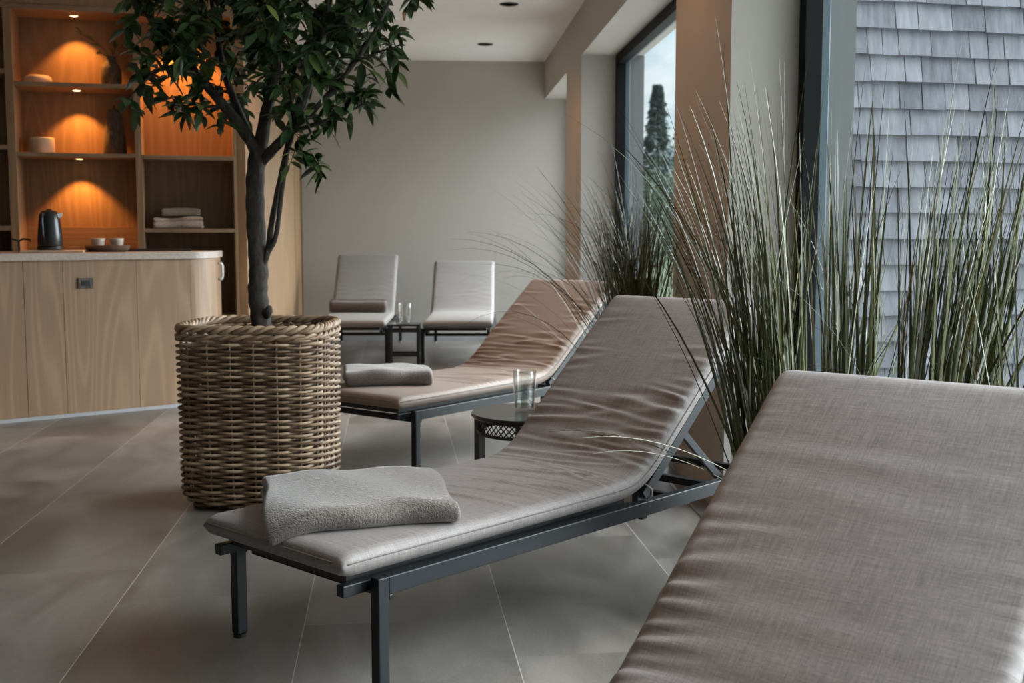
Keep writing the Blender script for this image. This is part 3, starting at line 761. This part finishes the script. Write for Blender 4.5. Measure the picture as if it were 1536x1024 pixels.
BR = [
    ([(393, 240, 0), (380, 212, -.02), (352, 172, -.05), (315, 125, -.08), (270, 70, -.10), (235, 20, -.12), (215, -40, -.1)], 10, 3),
    ([(382, 215, 0), (358, 165, .05), (335, 110, .10), (322, 50, .14), (310, -20, .16)], 7, 3),
    ([(394, 232, 0), (400, 185, .02), (414, 120, .04), (424, 60, .02), (428, -40, .02), (425, -110, 0)], 11, 3.5),
    ([(394, 245, 0), (418, 224, -.03), (440, 200, -.05), (462, 150, -.06), (482, 95, -.08), (500, 30, -.1), (510, -50, -.1)], 8.5, 3),
    ([(437, 203, -.05), (470, 182, -.09), (510, 145, -.14), (545, 108, -.18), (578, 60, -.2), (600, 15, -.2)], 5, 1.8),
    ([(440, 203, -.05), (490, 186, -.02), (520, 170, .04), (545, 158, .08)], 4, 1.5),
    ([(391, 405, -.01), (404, 376, -.02), (411, 335, -.03), (424, 275, -.03), (438, 215, -.02), (447, 190, 0), (466, 130, .06), (475, 60, .12)], 5.2, 3),
    ([(405, 376, -.02), (418, 352, -.04), (429, 290, -.06), (438, 235, -.06), (447, 196, -.05), (440, 140, -.02)], 4.2, 2.6),
    ([(437, 225, -.06), (452, 230, -.10), (472, 244, -.13), (486, 258, -.14)], 2.2, 1.0),
    ([(300, 108, -.09), (262, 118, -.14), (228, 150, -.16), (212, 175, -.16)], 3, 1.2),
    ([(346, 165, -.05), (318, 168, -.10), (295, 172, -.12)], 3, 1.2),
    ([(420, 90, .03), (380, 50, .14), (360, 0, .2)], 4, 2), ([(425, 60, .02), (460, 20, -.15), (480, -40, -.2)], 4, 2),
    ([(545, 108, -.18), (580, 95, -.2), (606, 88, -.2)], 2, .9), ([(500, 60, -.1), (560, 20, -.12), (600, 2, -.12), (632, 12, -.12)], 3, 1),
]
limbs = []
for pts, a, c in BR:
    mb = MB(); branch(mb, [tp(*q) for q in pts], a, c); limbs.append(mb)
rg = random.Random(21)
lf = MB()
def leaf(mb, p, d, L, w, rg, droop=.22):
    d = d.normalized(); sd = d.cross(Vector((0, 0, 1)))
    if sd.length < 1e-3: sd = Vector((1, 0, 0))
    sd.normalize(); nn = sd.cross(d); roll = rg.uniform(-.7, .7); sd, nn = sd * math.cos(roll) + nn * math.sin(roll), nn * math.cos(roll) - sd * math.sin(roll)
    vs = []; prof = ((0, .06), (.22, .72), (.5, 1), (.78, .62), (1, .02))
    for f, ww in prof:
        c = p + d * L * f - Vector((0, 0, 1)) * droop * L * f * f
        for q in (-1, 0, 1): vs.append(c + sd * q * w * ww / 2 + nn * abs(q) * w * ww * .16)
    fs = []
    for i in range(4):
        for q in range(2): a = i * 3 + q; fs.append((a, a + 1, a + 4, a + 3))
    tn = min(1, max(0, rg.gauss(.42, .22)))
    if rg.random() < .05: tn = rg.uniform(.85, 1)
    mb.add(vs, fs, tn)
def twig(end, nl, start=None, Lm=.080):
    start, tw = min(skel, key=lambda q: (q[0] - end).length + rg.uniform(0, .05))
    mid = (start + end) / 2 + Vector((rg.uniform(-.03, .03), rg.uniform(-.03, .03), .03))
    P = smooth_path([start, mid, end], 6); tw.tube(P, [.0028 * (1 - .65 * i / (len(P) - 1)) for i in range(len(P))], 5)
    n = len(P)
    for i in range(nl):
        f = .25 + .75 * (i + rg.random() * .6) / nl; f = min(f, 1); k = f * (n - 1); a = int(min(k, n - 2)); p = P[a].lerp(P[a + 1], k - a)
        t_ = (P[a + 1] - P[a]).normalized(); az = Vector((rg.uniform(-1, 1), rg.uniform(-1, 1), rg.uniform(-.6, .6))).normalized()
        d = t_ * rg.uniform(.25, .9) + az * .9
        leaf(lf, p, d, Lm * rg.uniform(.7, 1.25), .036 * rg.uniform(.75, 1.2), rg)
cc_ = 0
while cc_ < 205:
    q = Vector((rg.uniform(-1, 1), rg.uniform(-1, 1), rg.uniform(-1, 1)))
    if not .30 < q.length < 1: continue
    pxx = 416 + q.x * 186; pyy = 30 - q.z * 168
    if pyy > 165 and pxx > 330 and pxx < 430 and rg.random() < .7: continue
    twig(tp(pxx, pyy, q.y * .50), 13); cc_ += 1
for px_, py_, dy, n in ((232, 180, -.16, 9), (240, 150, -.16, 12), (232, 120, -.1, 10), (300, 185, -.13, 14), (320, 180, -.1, 12), (285, 175, -.05, 10), (485, 262, -.14, 12), (470, 240, -.12, 8), (495, 268, -.12, 6), (548, 158, .08, 12), (530, 175, 0, 9), (565, 120, -.18, 12), (590, 95, -.2, 12), (610, 70, -.2, 12), (606, 110, -.15, 8), (632, 14, -.12, 10), (615, 30, -.12, 10), (600, 130, -.1, 8), (228, 90, -.15, 12), (215, 60, -.12, 12), (222, 20, -.1, 12), (345, 205, -.06, 6), (245, 130, -.12, 12), (262, 160, -.08, 12), (460, 215, -.1, 8), (445, 252, -.12, 8), (482, 215, -.1, 9), (503, 205, -.05, 9), (470, 190, -.15, 9), (590, 150, -.1, 8), (520, 185, -.1, 8), (520, 150, -.12, 10), (540, 60, -.1, 12), (560, 40, -.05, 12), (330, 60, -.3, 14), (300, 90, -.3, 14), (360, 120, -.3, 14), (450, 100, -.3, 14), (480, 60, -.3, 14), (400, 40, -.4, 14), (420, 80, -.35, 14), (440, 150, -.25, 10)):
    twig(tp(px_, py_, dy), n)
for mb in limbs: mb.build('branch', m_bark, tree, True)
lf.build('foliage', m_leaf, tree, True)

# ------------------------------------------------------------------ ornamental grasses
def grass(label, x, y, potr, poth, blades, seed, group='tall ornamental grasses by the windows'):
    """blades: list of (count, azimuth, azimuth spread, lean, lean spread, length, length spread, droop, width)"""
    rg = random.Random(seed); t = thing('potted_grass', label, 'potted grass', (x, y, 0), 0, group)
    mb = MB(); mb.lathe([(0, 0), (potr * .82, 0), (potr, poth - .01), (potr, poth), (potr - .014, poth), (potr - .02, poth - .04), (0, poth - .04)], 40); mb.build('pot', m_pot, t, True, angle=.6)
    mb = MB(); mb.lathe([(0, poth - .025), (potr - .021, poth - .03)], 30); mb.build('soil', m_soil, t)
    mb = MB()
    for (cnt, az, azs, ln, lns, L0, Ls, dr, wd) in blades:
        for i in range(cnt):
            a = az + rg.gauss(0, azs); le = max(0, ln + rg.gauss(0, lns)); L = L0 + rg.uniform(-Ls, Ls); q = rg.random() ** .5 * (potr - .04); b_ = rg.uniform(0, 2 * PI)
            p = Vector((q * math.cos(b_), q * math.sin(b_), poth - .035)); n = 12; w = wd * rg.uniform(.6, 1.25); d = dr * rg.uniform(.4, 1.5)
            hd = Vector((math.cos(a), math.sin(a), 0)); sd0 = Vector((-math.sin(a), math.cos(a), 0)); tw_ = rg.uniform(-1.2, 1.2)
            vs = []; fs = []
            for k in range(n + 1):
                f = k / n; el = PI / 2 - le - d * f ** 2.0
                dirv = hd * math.cos(el) + Vector((0, 0, math.sin(el)))
                if k: p = p + dirv * (L / n)
                lim = 1.168 if any(c0 - .012 < y + p.y < c1 + .012 for c0, c1 in PIERS) else 1.452
                if x + p.x > lim: p.x = lim - x - rg.uniform(0, .012)
                up = sd0.cross(dirv); sd = sd0 * math.cos(tw_) + up * math.sin(tw_); nn = sd.cross(dirv)
                ww = w * min(1, .55 + f * 3) * (1 - f ** 1.7) + .0006
                vs += [p - sd * ww / 2, p + nn * ww * .22, p + sd * ww / 2]
            for k in range(n):
                for e in range(2): c = k * 3 + e; fs.append((c, c + 1, c + 4, c + 3))
            tn = min(1, max(0, rg.gauss(.42, .20)))
            if rg.random() < .14: tn = rg.uniform(.8, 1)
            mb.add(vs, fs, tn)
    mb.build('blades', m_grass, t, True)
U = PI
grass('far tall grass plant drooping left in front of the far window', .99, 5.5, .14, .34,
      [(300, U, 1.7, .07, .06, .90, .25, .45, .0078), (60, U, .6, .28, .14, 1.2, .15, 1.0, .0048), (70, -.8, 1.0, .10, .07, .95, .22, .35, .0080), (12, U, .35, .5, .15, 1.2, .15, 1.1, .0042), (6, U * .6, .8, .05, .04, 1.35, .08, .2, .006)], 31)
grass('tall grass plant leaning over the centre lounger back', 1.03, 3.36, .15, .34,
      [(100, U, 1.1, .06, .06, 1.05, .25, .20, .0100), (58, U, .5, .20, .09, 1.12, .2, .34, .0090), (8, U - .2, .5, .12, .1, 1.25, .15, .9, .0055), (6, U, 1.0, .05, .03, 1.42, .06, .12, .0085), (3, U + .28, .10, 1.05, .10, .74, .08, .7, .0045)], 32)
grass('upright grass plant at the left edge of the shingle wall', 1.312, 3.48, .135, .34,
      [(50, U * .5, 2.0, .035, .03, 1.05, .25, .10, .0130), (20, 0, 2.0, .10, .10, .95, .2, .6, .0060), (8, -.3, .4, .22, .08, 1.1, .15, .25, .0090), (5, -.4, .5, .02, .02, 1.38, .08, .08, .0105), (3, -.4, .2, .32, .04, 1.2, .05, .3, .0080)], 33)
grass('dense olive grass plant at the right edge fanning right', 1.31, 2.86, .15, .34,
      [(90, -.5, .7, .13, .08, 1.02, .22, .15, .0140), (18, U * .5, 2.0, .03, .03, 1.0, .2, .15, .0095), (26, -.4, .5, .32, .10, 1.0, .2, .25, .0115), (6, U, .5, .3, .1, .8, .1, 1.2, .0050), (3, -.5, .5, .06, .02, 1.32, .05, .1, .0110)], 34)
grass('grass plant beside the nearest lounger, mostly outside the view', 1.34, 2.40, .12, .30,
      [(34, 0, 1.8, .10, .08, .85, .2, .30, .0095)], 35)

# ------------------------------------------------------------------ counter
CA = math.radians(32.4)
t = thing('bar_counter', 'curved oak fronted counter with pale worktop at the left', 'counter', (-2.616, 6.962, 0), CA)
# local x along the front, y towards the shelving
def cloc(X, Y):
    dx, dy = X + 2.616, Y - 6.962; return (dx * math.cos(CA) + dy * math.sin(CA), -dx * math.sin(CA) + dy * math.cos(CA))
sa_ = math.radians(11.0)
def shelf_pt(tt, back=0.0): return (-1.377 + tt * math.cos(sa_) - back * math.sin(sa_), 8.17 + tt * math.sin(sa_) + back * math.cos(sa_))
bk1 = cloc(*shelf_pt(-.125, -.012)); bk0 = cloc(*shelf_pt(-2.2, -.012))
def outline(o, groove):
    P = [(-1.2, -o)]
    if groove:
        for s in (-.8, -.45, -.10, .166, .396, .85, 1.207): P += [(s - .002, -o), (s, .004 - o), (s + .002, -o)]
    r = .27 + o
    for a in np.linspace(0, PI / 2, 15): P.append((1.207 + r * math.sin(a), .27 - r * math.cos(a)))
    P.append((bk1[0] + o, bk1[1])); P.append(bk0); P.append((-1.2, bk0[1] + (-1.2 - bk0[0]) * (bk1[1] - bk0[1]) / (bk1[0] - bk0[0])) if bk0[0] > -1.2 else bk0)
    return P
P = outline(0, True); P = [p_ for i, p_ in enumerate(P) if i == 0 or p_ != P[i - 1]]
if bk0[0] < -1.2:
    f_ = (-1.2 - bk0[0]) / (bk1[0] - bk0[0]); bkm = (-1.2, bk0[1] + f_ * (bk1[1] - bk0[1]))
else: bkm = bk0
def fixo(P): return [p_ for p_ in P if p_ != bk0] + [bkm]
mb = MB(); mb.prism(fixo(P), .022, .975); mb.build('curved_front', m_oak, t)
mb = MB(); mb.prism(fixo(outline(.004, False)), 0, .021); mb.build('plinth', m_plinth, t)
mb = MB(); mb.prism(fixo(outline(.016, False)), .976, 1.02); mb.build('worktop', m_top, t, bevel=.006)
mb = MB(); mb.box(.484, .579, -.008, -.0005, .80, .865); so = mb.build('power_socket', m_stone, t, bevel=.003)
mb = MB(); mb.box(.505, .558, -.010, -.0082, .815, .850); mb.build('socket_insert', m_plastic, so)
mb = MB(); hx, hy = 1.207 + .27 * math.sin(1.25), .27 - .27 * math.cos(1.25); hx += .028; hy -= .01
mb.tube([(hx - .022, hy, .935), (hx, hy, .935), (hx + .006, hy, .92), (hx + .006, hy, .845), (hx, hy, .83), (hx - .022, hy, .83)], .010, 10); mb.build('handle', m_white, t, True)

# things on the counter (world positions)
def at_c(tt, back):  # front-line coordinates to world
    return (-2.616 + tt * math.cos(CA) - back * math.sin(CA), 6.962 + tt * math.sin(CA) + back * math.cos(CA))
ZT = 1.0202
x, y = at_c(.42, .35)
mb = MB(); mb.box(-.19, .19, -.09, .09, 0, .014); o = mb.build('serving_board', m_cream, None, bevel=.004); o.location = (x + .02, y - .01, ZT); o.rotation_euler = (0, 0, .2); tag(o, 'thin pale board under the black kettle', 'board')
k_ = thing('electric_kettle', 'black electric kettle on the counter', 'kettle', (x, y, ZT + .0145), .1)
mb = MB(); mb.lathe([(0, 0), (.078, 0), (.080, .006), (.080, .022), (.074, .026), (0, .026)], 40); mb.build('power_base', m_plastic, k_, True, angle=.6)
mb = MB(); mb.lathe([(0, .0265), (.074, .0265), (.077, .034), (.074, .10), (.066, .18), (.060, .225), (.054, .236), (.0, .238)], 40)
mb.build('body', m_kettle, k_, True, angle=.7)
mb = MB(); mb.lathe([(0, .2385), (.050, .2385), (.046, .248), (.018, .253), (.014, .262), (.0, .264)], 32); mb.build('lid', m_plastic, k_, True, angle=.7)
mb = MB(); mb.tube([(-.020, -.060, .228), (-.024, -.094, .222), (-.024, -.106, .185), (-.022, -.100, .10), (-.018, -.076, .055)], [.010, .012, .011, .010, .008], 10); mb.build('handle', m_plastic, k_, True)
mb = MB(); mb.add([(.045, .03, .232), (.045, -.015, .232), (.082, .004, .236), (.052, .03, .20), (.052, -.015, .20), (.078, .004, .215)], [(0, 1, 2), (3, 5, 4), (0, 3, 4, 1), (0, 2, 5, 3), (1, 4, 5, 2)]); mb.build('spout', m_steel, k_)
x, y = at_c(.775, .33)
mb = MB(); mb.box(-.17, .14, -.085, .085, 0, .008); o = mb.build('black_placemat', m_plastic, None, bevel=.002); o.location = (x - .03, y - .02, ZT); o.rotation_euler = (0, 0, .28); tag(o, 'thin black mat under the tray with two cups', 'mat')
mb = MB(); mb.lathe([(0, .0), (.125, .0), (.132, .004), (.146, .034), (.141, .035), (.127, .010), (0, .009)], 48); o = mb.build('round_tray', m_tray, None, True, angle=.7); o.location = (x, y, ZT + .0085); tag(o, 'round brown tray carrying two cups on the counter', 'tray')
for (dx, dy), lab in (((-.055, -.02), 'left one of the two small pale cups on the brown tray'), ((.052, .03), 'right one of the two small pale cups on the brown tray')):
    c_ = thing('tea_cup', lab, 'cup', (x + dx, y + dy, ZT + .0180), 0, 'cups on the tray')
    mb = MB(); mb.lathe([(0, 0), (.030, 0), (.036, .006), (.043, .055), (.046, .068), (.043, .068), (.036, .02), (0, .012)], 32); mb.build('bowl', m_cup, c_, True)
    mb = MB(); mb.lathe([(.0445, .0665), (.0468, .067), (.0462, .0700), (.0432, .0702), (.0422, .067), (.0445, .0665)], 32); mb.build('rim', m_white, c_, True)
x, y = at_c(1.16, .42)
mb = MB(); mb.box(-.24, .22, -.10, .10, 0, .010); mb.box(-.24, .22, -.10, -.092, .010, .016); mb.box(-.24, .22, .092, .10, .010, .016)
o = mb.build('serving_tray', m_plastic, None, bevel=.002); o.location = (x - .015, y - .03, ZT); o.rotation_euler = (0, 0, .22); tag(o, 'flat black tray on the right end of the worktop', 'tray')
x, y = at_c(.235, .37)
tp_ = thing('water_tap', 'small dark tap at the left of the counter', 'tap', (x, y, ZT), .1)
mb = MB(); mb.tube([(0, 0, 0), (0, 0, .07), (.02, 0, .085), (.065, 0, .082), (.07, 0, .068)], .007, 8); mb.build('spout', m_black, tp_, True)
mb = MB(); mb.tube([(0, 0, .075), (-.045, 0, .088)], .006, 8); mb.build('lever', m_black, tp_, True)

# ------------------------------------------------------------------ shelving
sh = thing('shelving_unit', 'tall built-in oak shelving with warm lit niches', 'shelving', (-1.377, 8.17, 0), sa_)
DP = .36; TL = -2.9
def shp(name, x0, x1, y0, y1, z0, z1, m=m_oakd, bev=.0015):
    mb = MB(); mb.box(x0, x1, y0, y1, z0, z1); return mb.build(name, m, sh, bevel=bev)
shp('back_panel', TL, -.022, DP - .012, DP + .01, 0, 2.93)
shp('upright_panel', -1.486, -1.434, 0, DP - .013, 0, 2.628); shp('upright_panel', -.674, -.630, 0, DP - .013, 0, 2.628)
shp('end_panel', -.020, .0, 0, DP + .01, 0, 2.93)
shp('top_fascia', TL, -.0205, 0, DP - .013, 2.664, 2.93)
shp('top_board', TL, -.0205, 0, DP - .013, 2.630, 2.662, m_oakb)
b2 = shp('shelf', -1.433, -.675, 0, DP - .013, 2.126, 2.153, m_oakb); b3 = shp('shelf', -1.433, -.675, 0, DP - .013, 1.657, 1.684, m_oakb)
r1 = shp('shelf', -.629, -.0205, 0, DP - .013, 1.650, 1.680, m_oakb); r2 = shp('shelf', -.629, -.0205, 0, DP - .013, 1.146, 1.173, m_oakb)
shp('shelf', -.629, -.0205, 0, DP - .013, .535, .562, m_oakb)
shp('shelf', TL, -1.487, 0, DP - .013, 1.70, 1.73, m_oakb); shp('shelf', TL, -1.487, 0, DP - .013, 1.16, 1.19, m_oakb); shp('shelf', TL, -1.487, 0, DP - .013, 2.20, 2.23, m_oakb)
shp('back_ledge', -1.433, -.675, DP - .034, DP - .0125, 1.03, 1.185, m_oakb)
def niche_spot(px_, py_, z):
    mb = MB(); mb.lathe([(.026, -.001), (.030, -.004), (.034, -.004), (.036, -.0005), (.026, -.0005), (.026, -.001)], 24, (px_, py_, z)); o = mb.build('spot_ring', m_steel, sh, True)
    mb = MB(); mb.lathe([(0, -.003), (.024, -.003), (.025, -.0008), (0, -.0008)], 24, (px_, py_, z)); mb.build('spot_lens', m_lamp, o, True)
    return (px_, py_, z)
def spot(loc, e, col, size, blend=.5, rad=.02, target=None, name='lamp_light'):
    L = D.lights.new(name, 'SPOT'); L.energy = e; L.color = col; L.spot_size = size; L.spot_blend = blend; L.shadow_soft_size = rad
    o = D.objects.new(name, L); COL.objects.link(o); o.location = loc
    if target is not None: o.rotation_euler = (Vector(target) - Vector(loc)).to_track_quat('-Z', 'Y').to_euler()
    return o
WARM = (1, .38, .075)
def sw(px_, py_, z): a = shelf_pt(px_, py_); return (a[0], a[1], z)
NE = 20.0
for (px_, z, f) in ((-1.058, 2.630, 1.0), (-1.058, 2.126, 1.0), (-1.058, 1.657, 1.1), (-.33, 2.630, 3.0)):
    niche_spot(px_, .20, z); spot(sw(px_, .20, z - .008), NE * f, WARM, math.radians(92), .45, .012, sw(px_, .25, z - 1))
# things on the shelves
def put(o, tt, back, z): a = shelf_pt(tt, back); o.location = (a[0], a[1], z); return o
mb = MB(); mb.lathe([(0, 0), (.075, 0), (.086, .012), (.088, .03), (.082, .050), (.065, .060), (0, .062)], 40); tag(put(mb.build('lidded_dish', m_cream, None, True), -1.30, .17, 2.1535), 'flat round cream dish on the upper shelf', 'dish')
mb = MB(); mb.lathe([(0, 0), (.076, 0), (.080, .006), (.080, .105), (.076, .11), (.066, .11), (.064, .10), (0, .098)], 40); tag(put(mb.build('pillar_candle', m_cream, None, True, angle=.6), -1.29, .17, 1.6845), 'short cream cylinder pot on the middle shelf', 'pot')
va = thing('stone_vase', 'rough brown bottle vase holding a leafy twig on the upper shelf', 'vase', (*shelf_pt(-.825, .17), 2.1535))
mb = MB(); mb.lathe([(0, 0), (.060, 0), (.066, .01), (.069, .07), (.066, .12), (.052, .150), (.036, .165), (.032, .195), (.035, .205), (.026, .205), (.024, .16), (0, .155)], 36); mb.build('body', m_stone, va, True)
tg_ = thing('leafy_twig', 'thin leafy twig standing in the bottle vase', 'twig', (*shelf_pt(-.825, .17), 2.311), sa_)
mb = MB()
rg = random.Random(9)
lv = MB()
for pts in (((0, 0, 0), (-.03, -.02, .08), (-.10, -.05, .14), (-.22, -.08, .20)), ((0, 0, 0), (.02, -.02, .07), (.06, -.05, .13), (.12, -.06, .15)), ((0, 0, 0), (-.02, -.02, .05), (-.05, -.06, .06))):
    Pq = smooth_path([Vector(q) for q in pts], 5); mb.tube(Pq, .002, 5)
    for i in range(4, len(Pq), 3):
        leaf(lv, Pq[i], (Pq[i] - Pq[i - 1]).normalized() + Vector((rg.uniform(-.7, .7), rg.uniform(-.5, .5), rg.uniform(-.6, .2))), .085, .028, rg)
mb.build('stem', m_bark, tg_, True); lv.build('leaves', m_leaf, tg_, True)
mb = MB(); mb.lathe([(0, 0), (.074, 0), (.078, .01), (.072, .12), (.055, .24), (.046, .305), (.044, .31), (.012, .313), (.008, .33), (.003, .345), (0, .346)], 36); tag(put(mb.build('tapered_bottle', m_stone, None, True, angle=.7), -.815, .17, 1.6845), 'dark tapered stoneware bottle on the middle shelf', 'bottle')
c1 = shelf_pt(-.569, .05)
towel('stacked_towel', 'beige folded towel, lower one of the pair on the side shelf', m_terry4, (c1[0], c1[1], 1.1735), sa_, .335, .24, 3, .0265, None, 4, 'folded towels on the side shelf', 30)
c1 = shelf_pt(-.515, .07)
towel('stacked_towel', 'thin darker folded towel on top of the beige one on the side shelf', m_terry5, (c1[0], c1[1], 1.1735 + .0895), sa_, .26, .20, 2, .026, None, 6, 'folded towels on the side shelf', 30)

# ------------------------------------------------------------------ lights
for k, (x, y, lit) in enumerate(DL):
    if not lit: continue
    spot((x, y, ZC - .012), DLE * lit if x < 0 else DLE * .4 * lit, (1, .50, .23), math.radians(75 if x < 0 else 110), .7, .04, (1.19, y - .3, .9) if -1.04 < x < 0 else (x, y, 0), 'downlight_light')
w = D.worlds.new('sky'); SC.world = w; w.use_nodes = True; nt = w.node_tree; nt.nodes.clear(); g = G(nt)
out = g.n('ShaderNodeOutputWorld'); bg = g.n('ShaderNodeBackground')
tc = g.n('ShaderNodeTexCoord').outputs['Generated']; sp = g.n('ShaderNodeSeparateXYZ'); g.l(tc, sp.inputs[0])
mpn = g.n('ShaderNodeMapping'); mpn.inputs['Scale'].default_value = (1, 1, 2.2); g.l(tc, mpn.inputs['Vector'])
cl = g.noise(mpn.outputs['Vector'], 7.0, 7, .6, .4)
sky = g.ramp(sp.outputs[2], [(0.0, (.34, .43, .47)), (.25, (.23, .37, .45)), (.7, (.34, .43, .52))])
skyc = g.mix(g.ramp(cl, [(.48, (0, 0, 0)), (.62, (1, 1, 1))]), sky, (.50, .55, .58))
# brighter veiled sun side over the garden
dn = g.n('ShaderNodeVectorMath', operation='DOT_PRODUCT'); nv = g.n('ShaderNodeVectorMath', operation='NORMALIZE'); g.l(tc, nv.inputs[0]); g.l(nv.outputs[0], dn.inputs[0])
dn.inputs[1].default_value = Vector((.86, .20, .46)).normalized()
side = g.math('POWER', g.math('MAXIMUM', dn.outputs['Value'], 0), 5.0)
br = g.n('ShaderNodeMix', data_type='RGBA', blend_type='ADD'); br.inputs[0].default_value = 1
cs = g.n('ShaderNodeCombineColor')
for i_, f_ in enumerate((1.0, 1.03, 1.08)): g.l(g.math('MULTIPLY', side, f_ * SUNSIDE), cs.inputs[i_])
g.l(skyc, br.inputs[6]); g.l(cs.outputs[0], br.inputs[7])
g.l(br.outputs[2], bg.inputs[0]); bg.inputs[1].default_value = 1.0; g.l(bg.outputs[0], out.inputs[0])

# ------------------------------------------------------------------ camera
cam = D.cameras.new('camera'); co = D.objects.new('camera', cam); COL.objects.link(co)
cam.sensor_width = 36; cam.lens = 1700 / 1536 * 36
co.location = (0, 0, 1.15); co.rotation_euler = (PI / 2 - math.atan(164 / 1700), 0, -TH)
cam.dof.use_dof = True; cam.dof.focus_distance = 3.0; cam.dof.aperture_fstop = 5.6
cam.clip_start = .05; cam.clip_end = 300
SC.camera = co
vs_ = SC.view_settings; vs_.view_transform = 'Standard'; vs_.look = 'None'; vs_.exposure = 0.42; vs_.gamma = 1; vs_.use_curve_mapping = False
SC.cycles.max_bounces = 10; SC.cycles.diffuse_bounces = 5; SC.cycles.transparent_max_bounces = 16; SC.cycles.transmission_bounces = 10
SC.cycles.sample_clamp_indirect = 4.0
SC.cycles.use_denoising = True
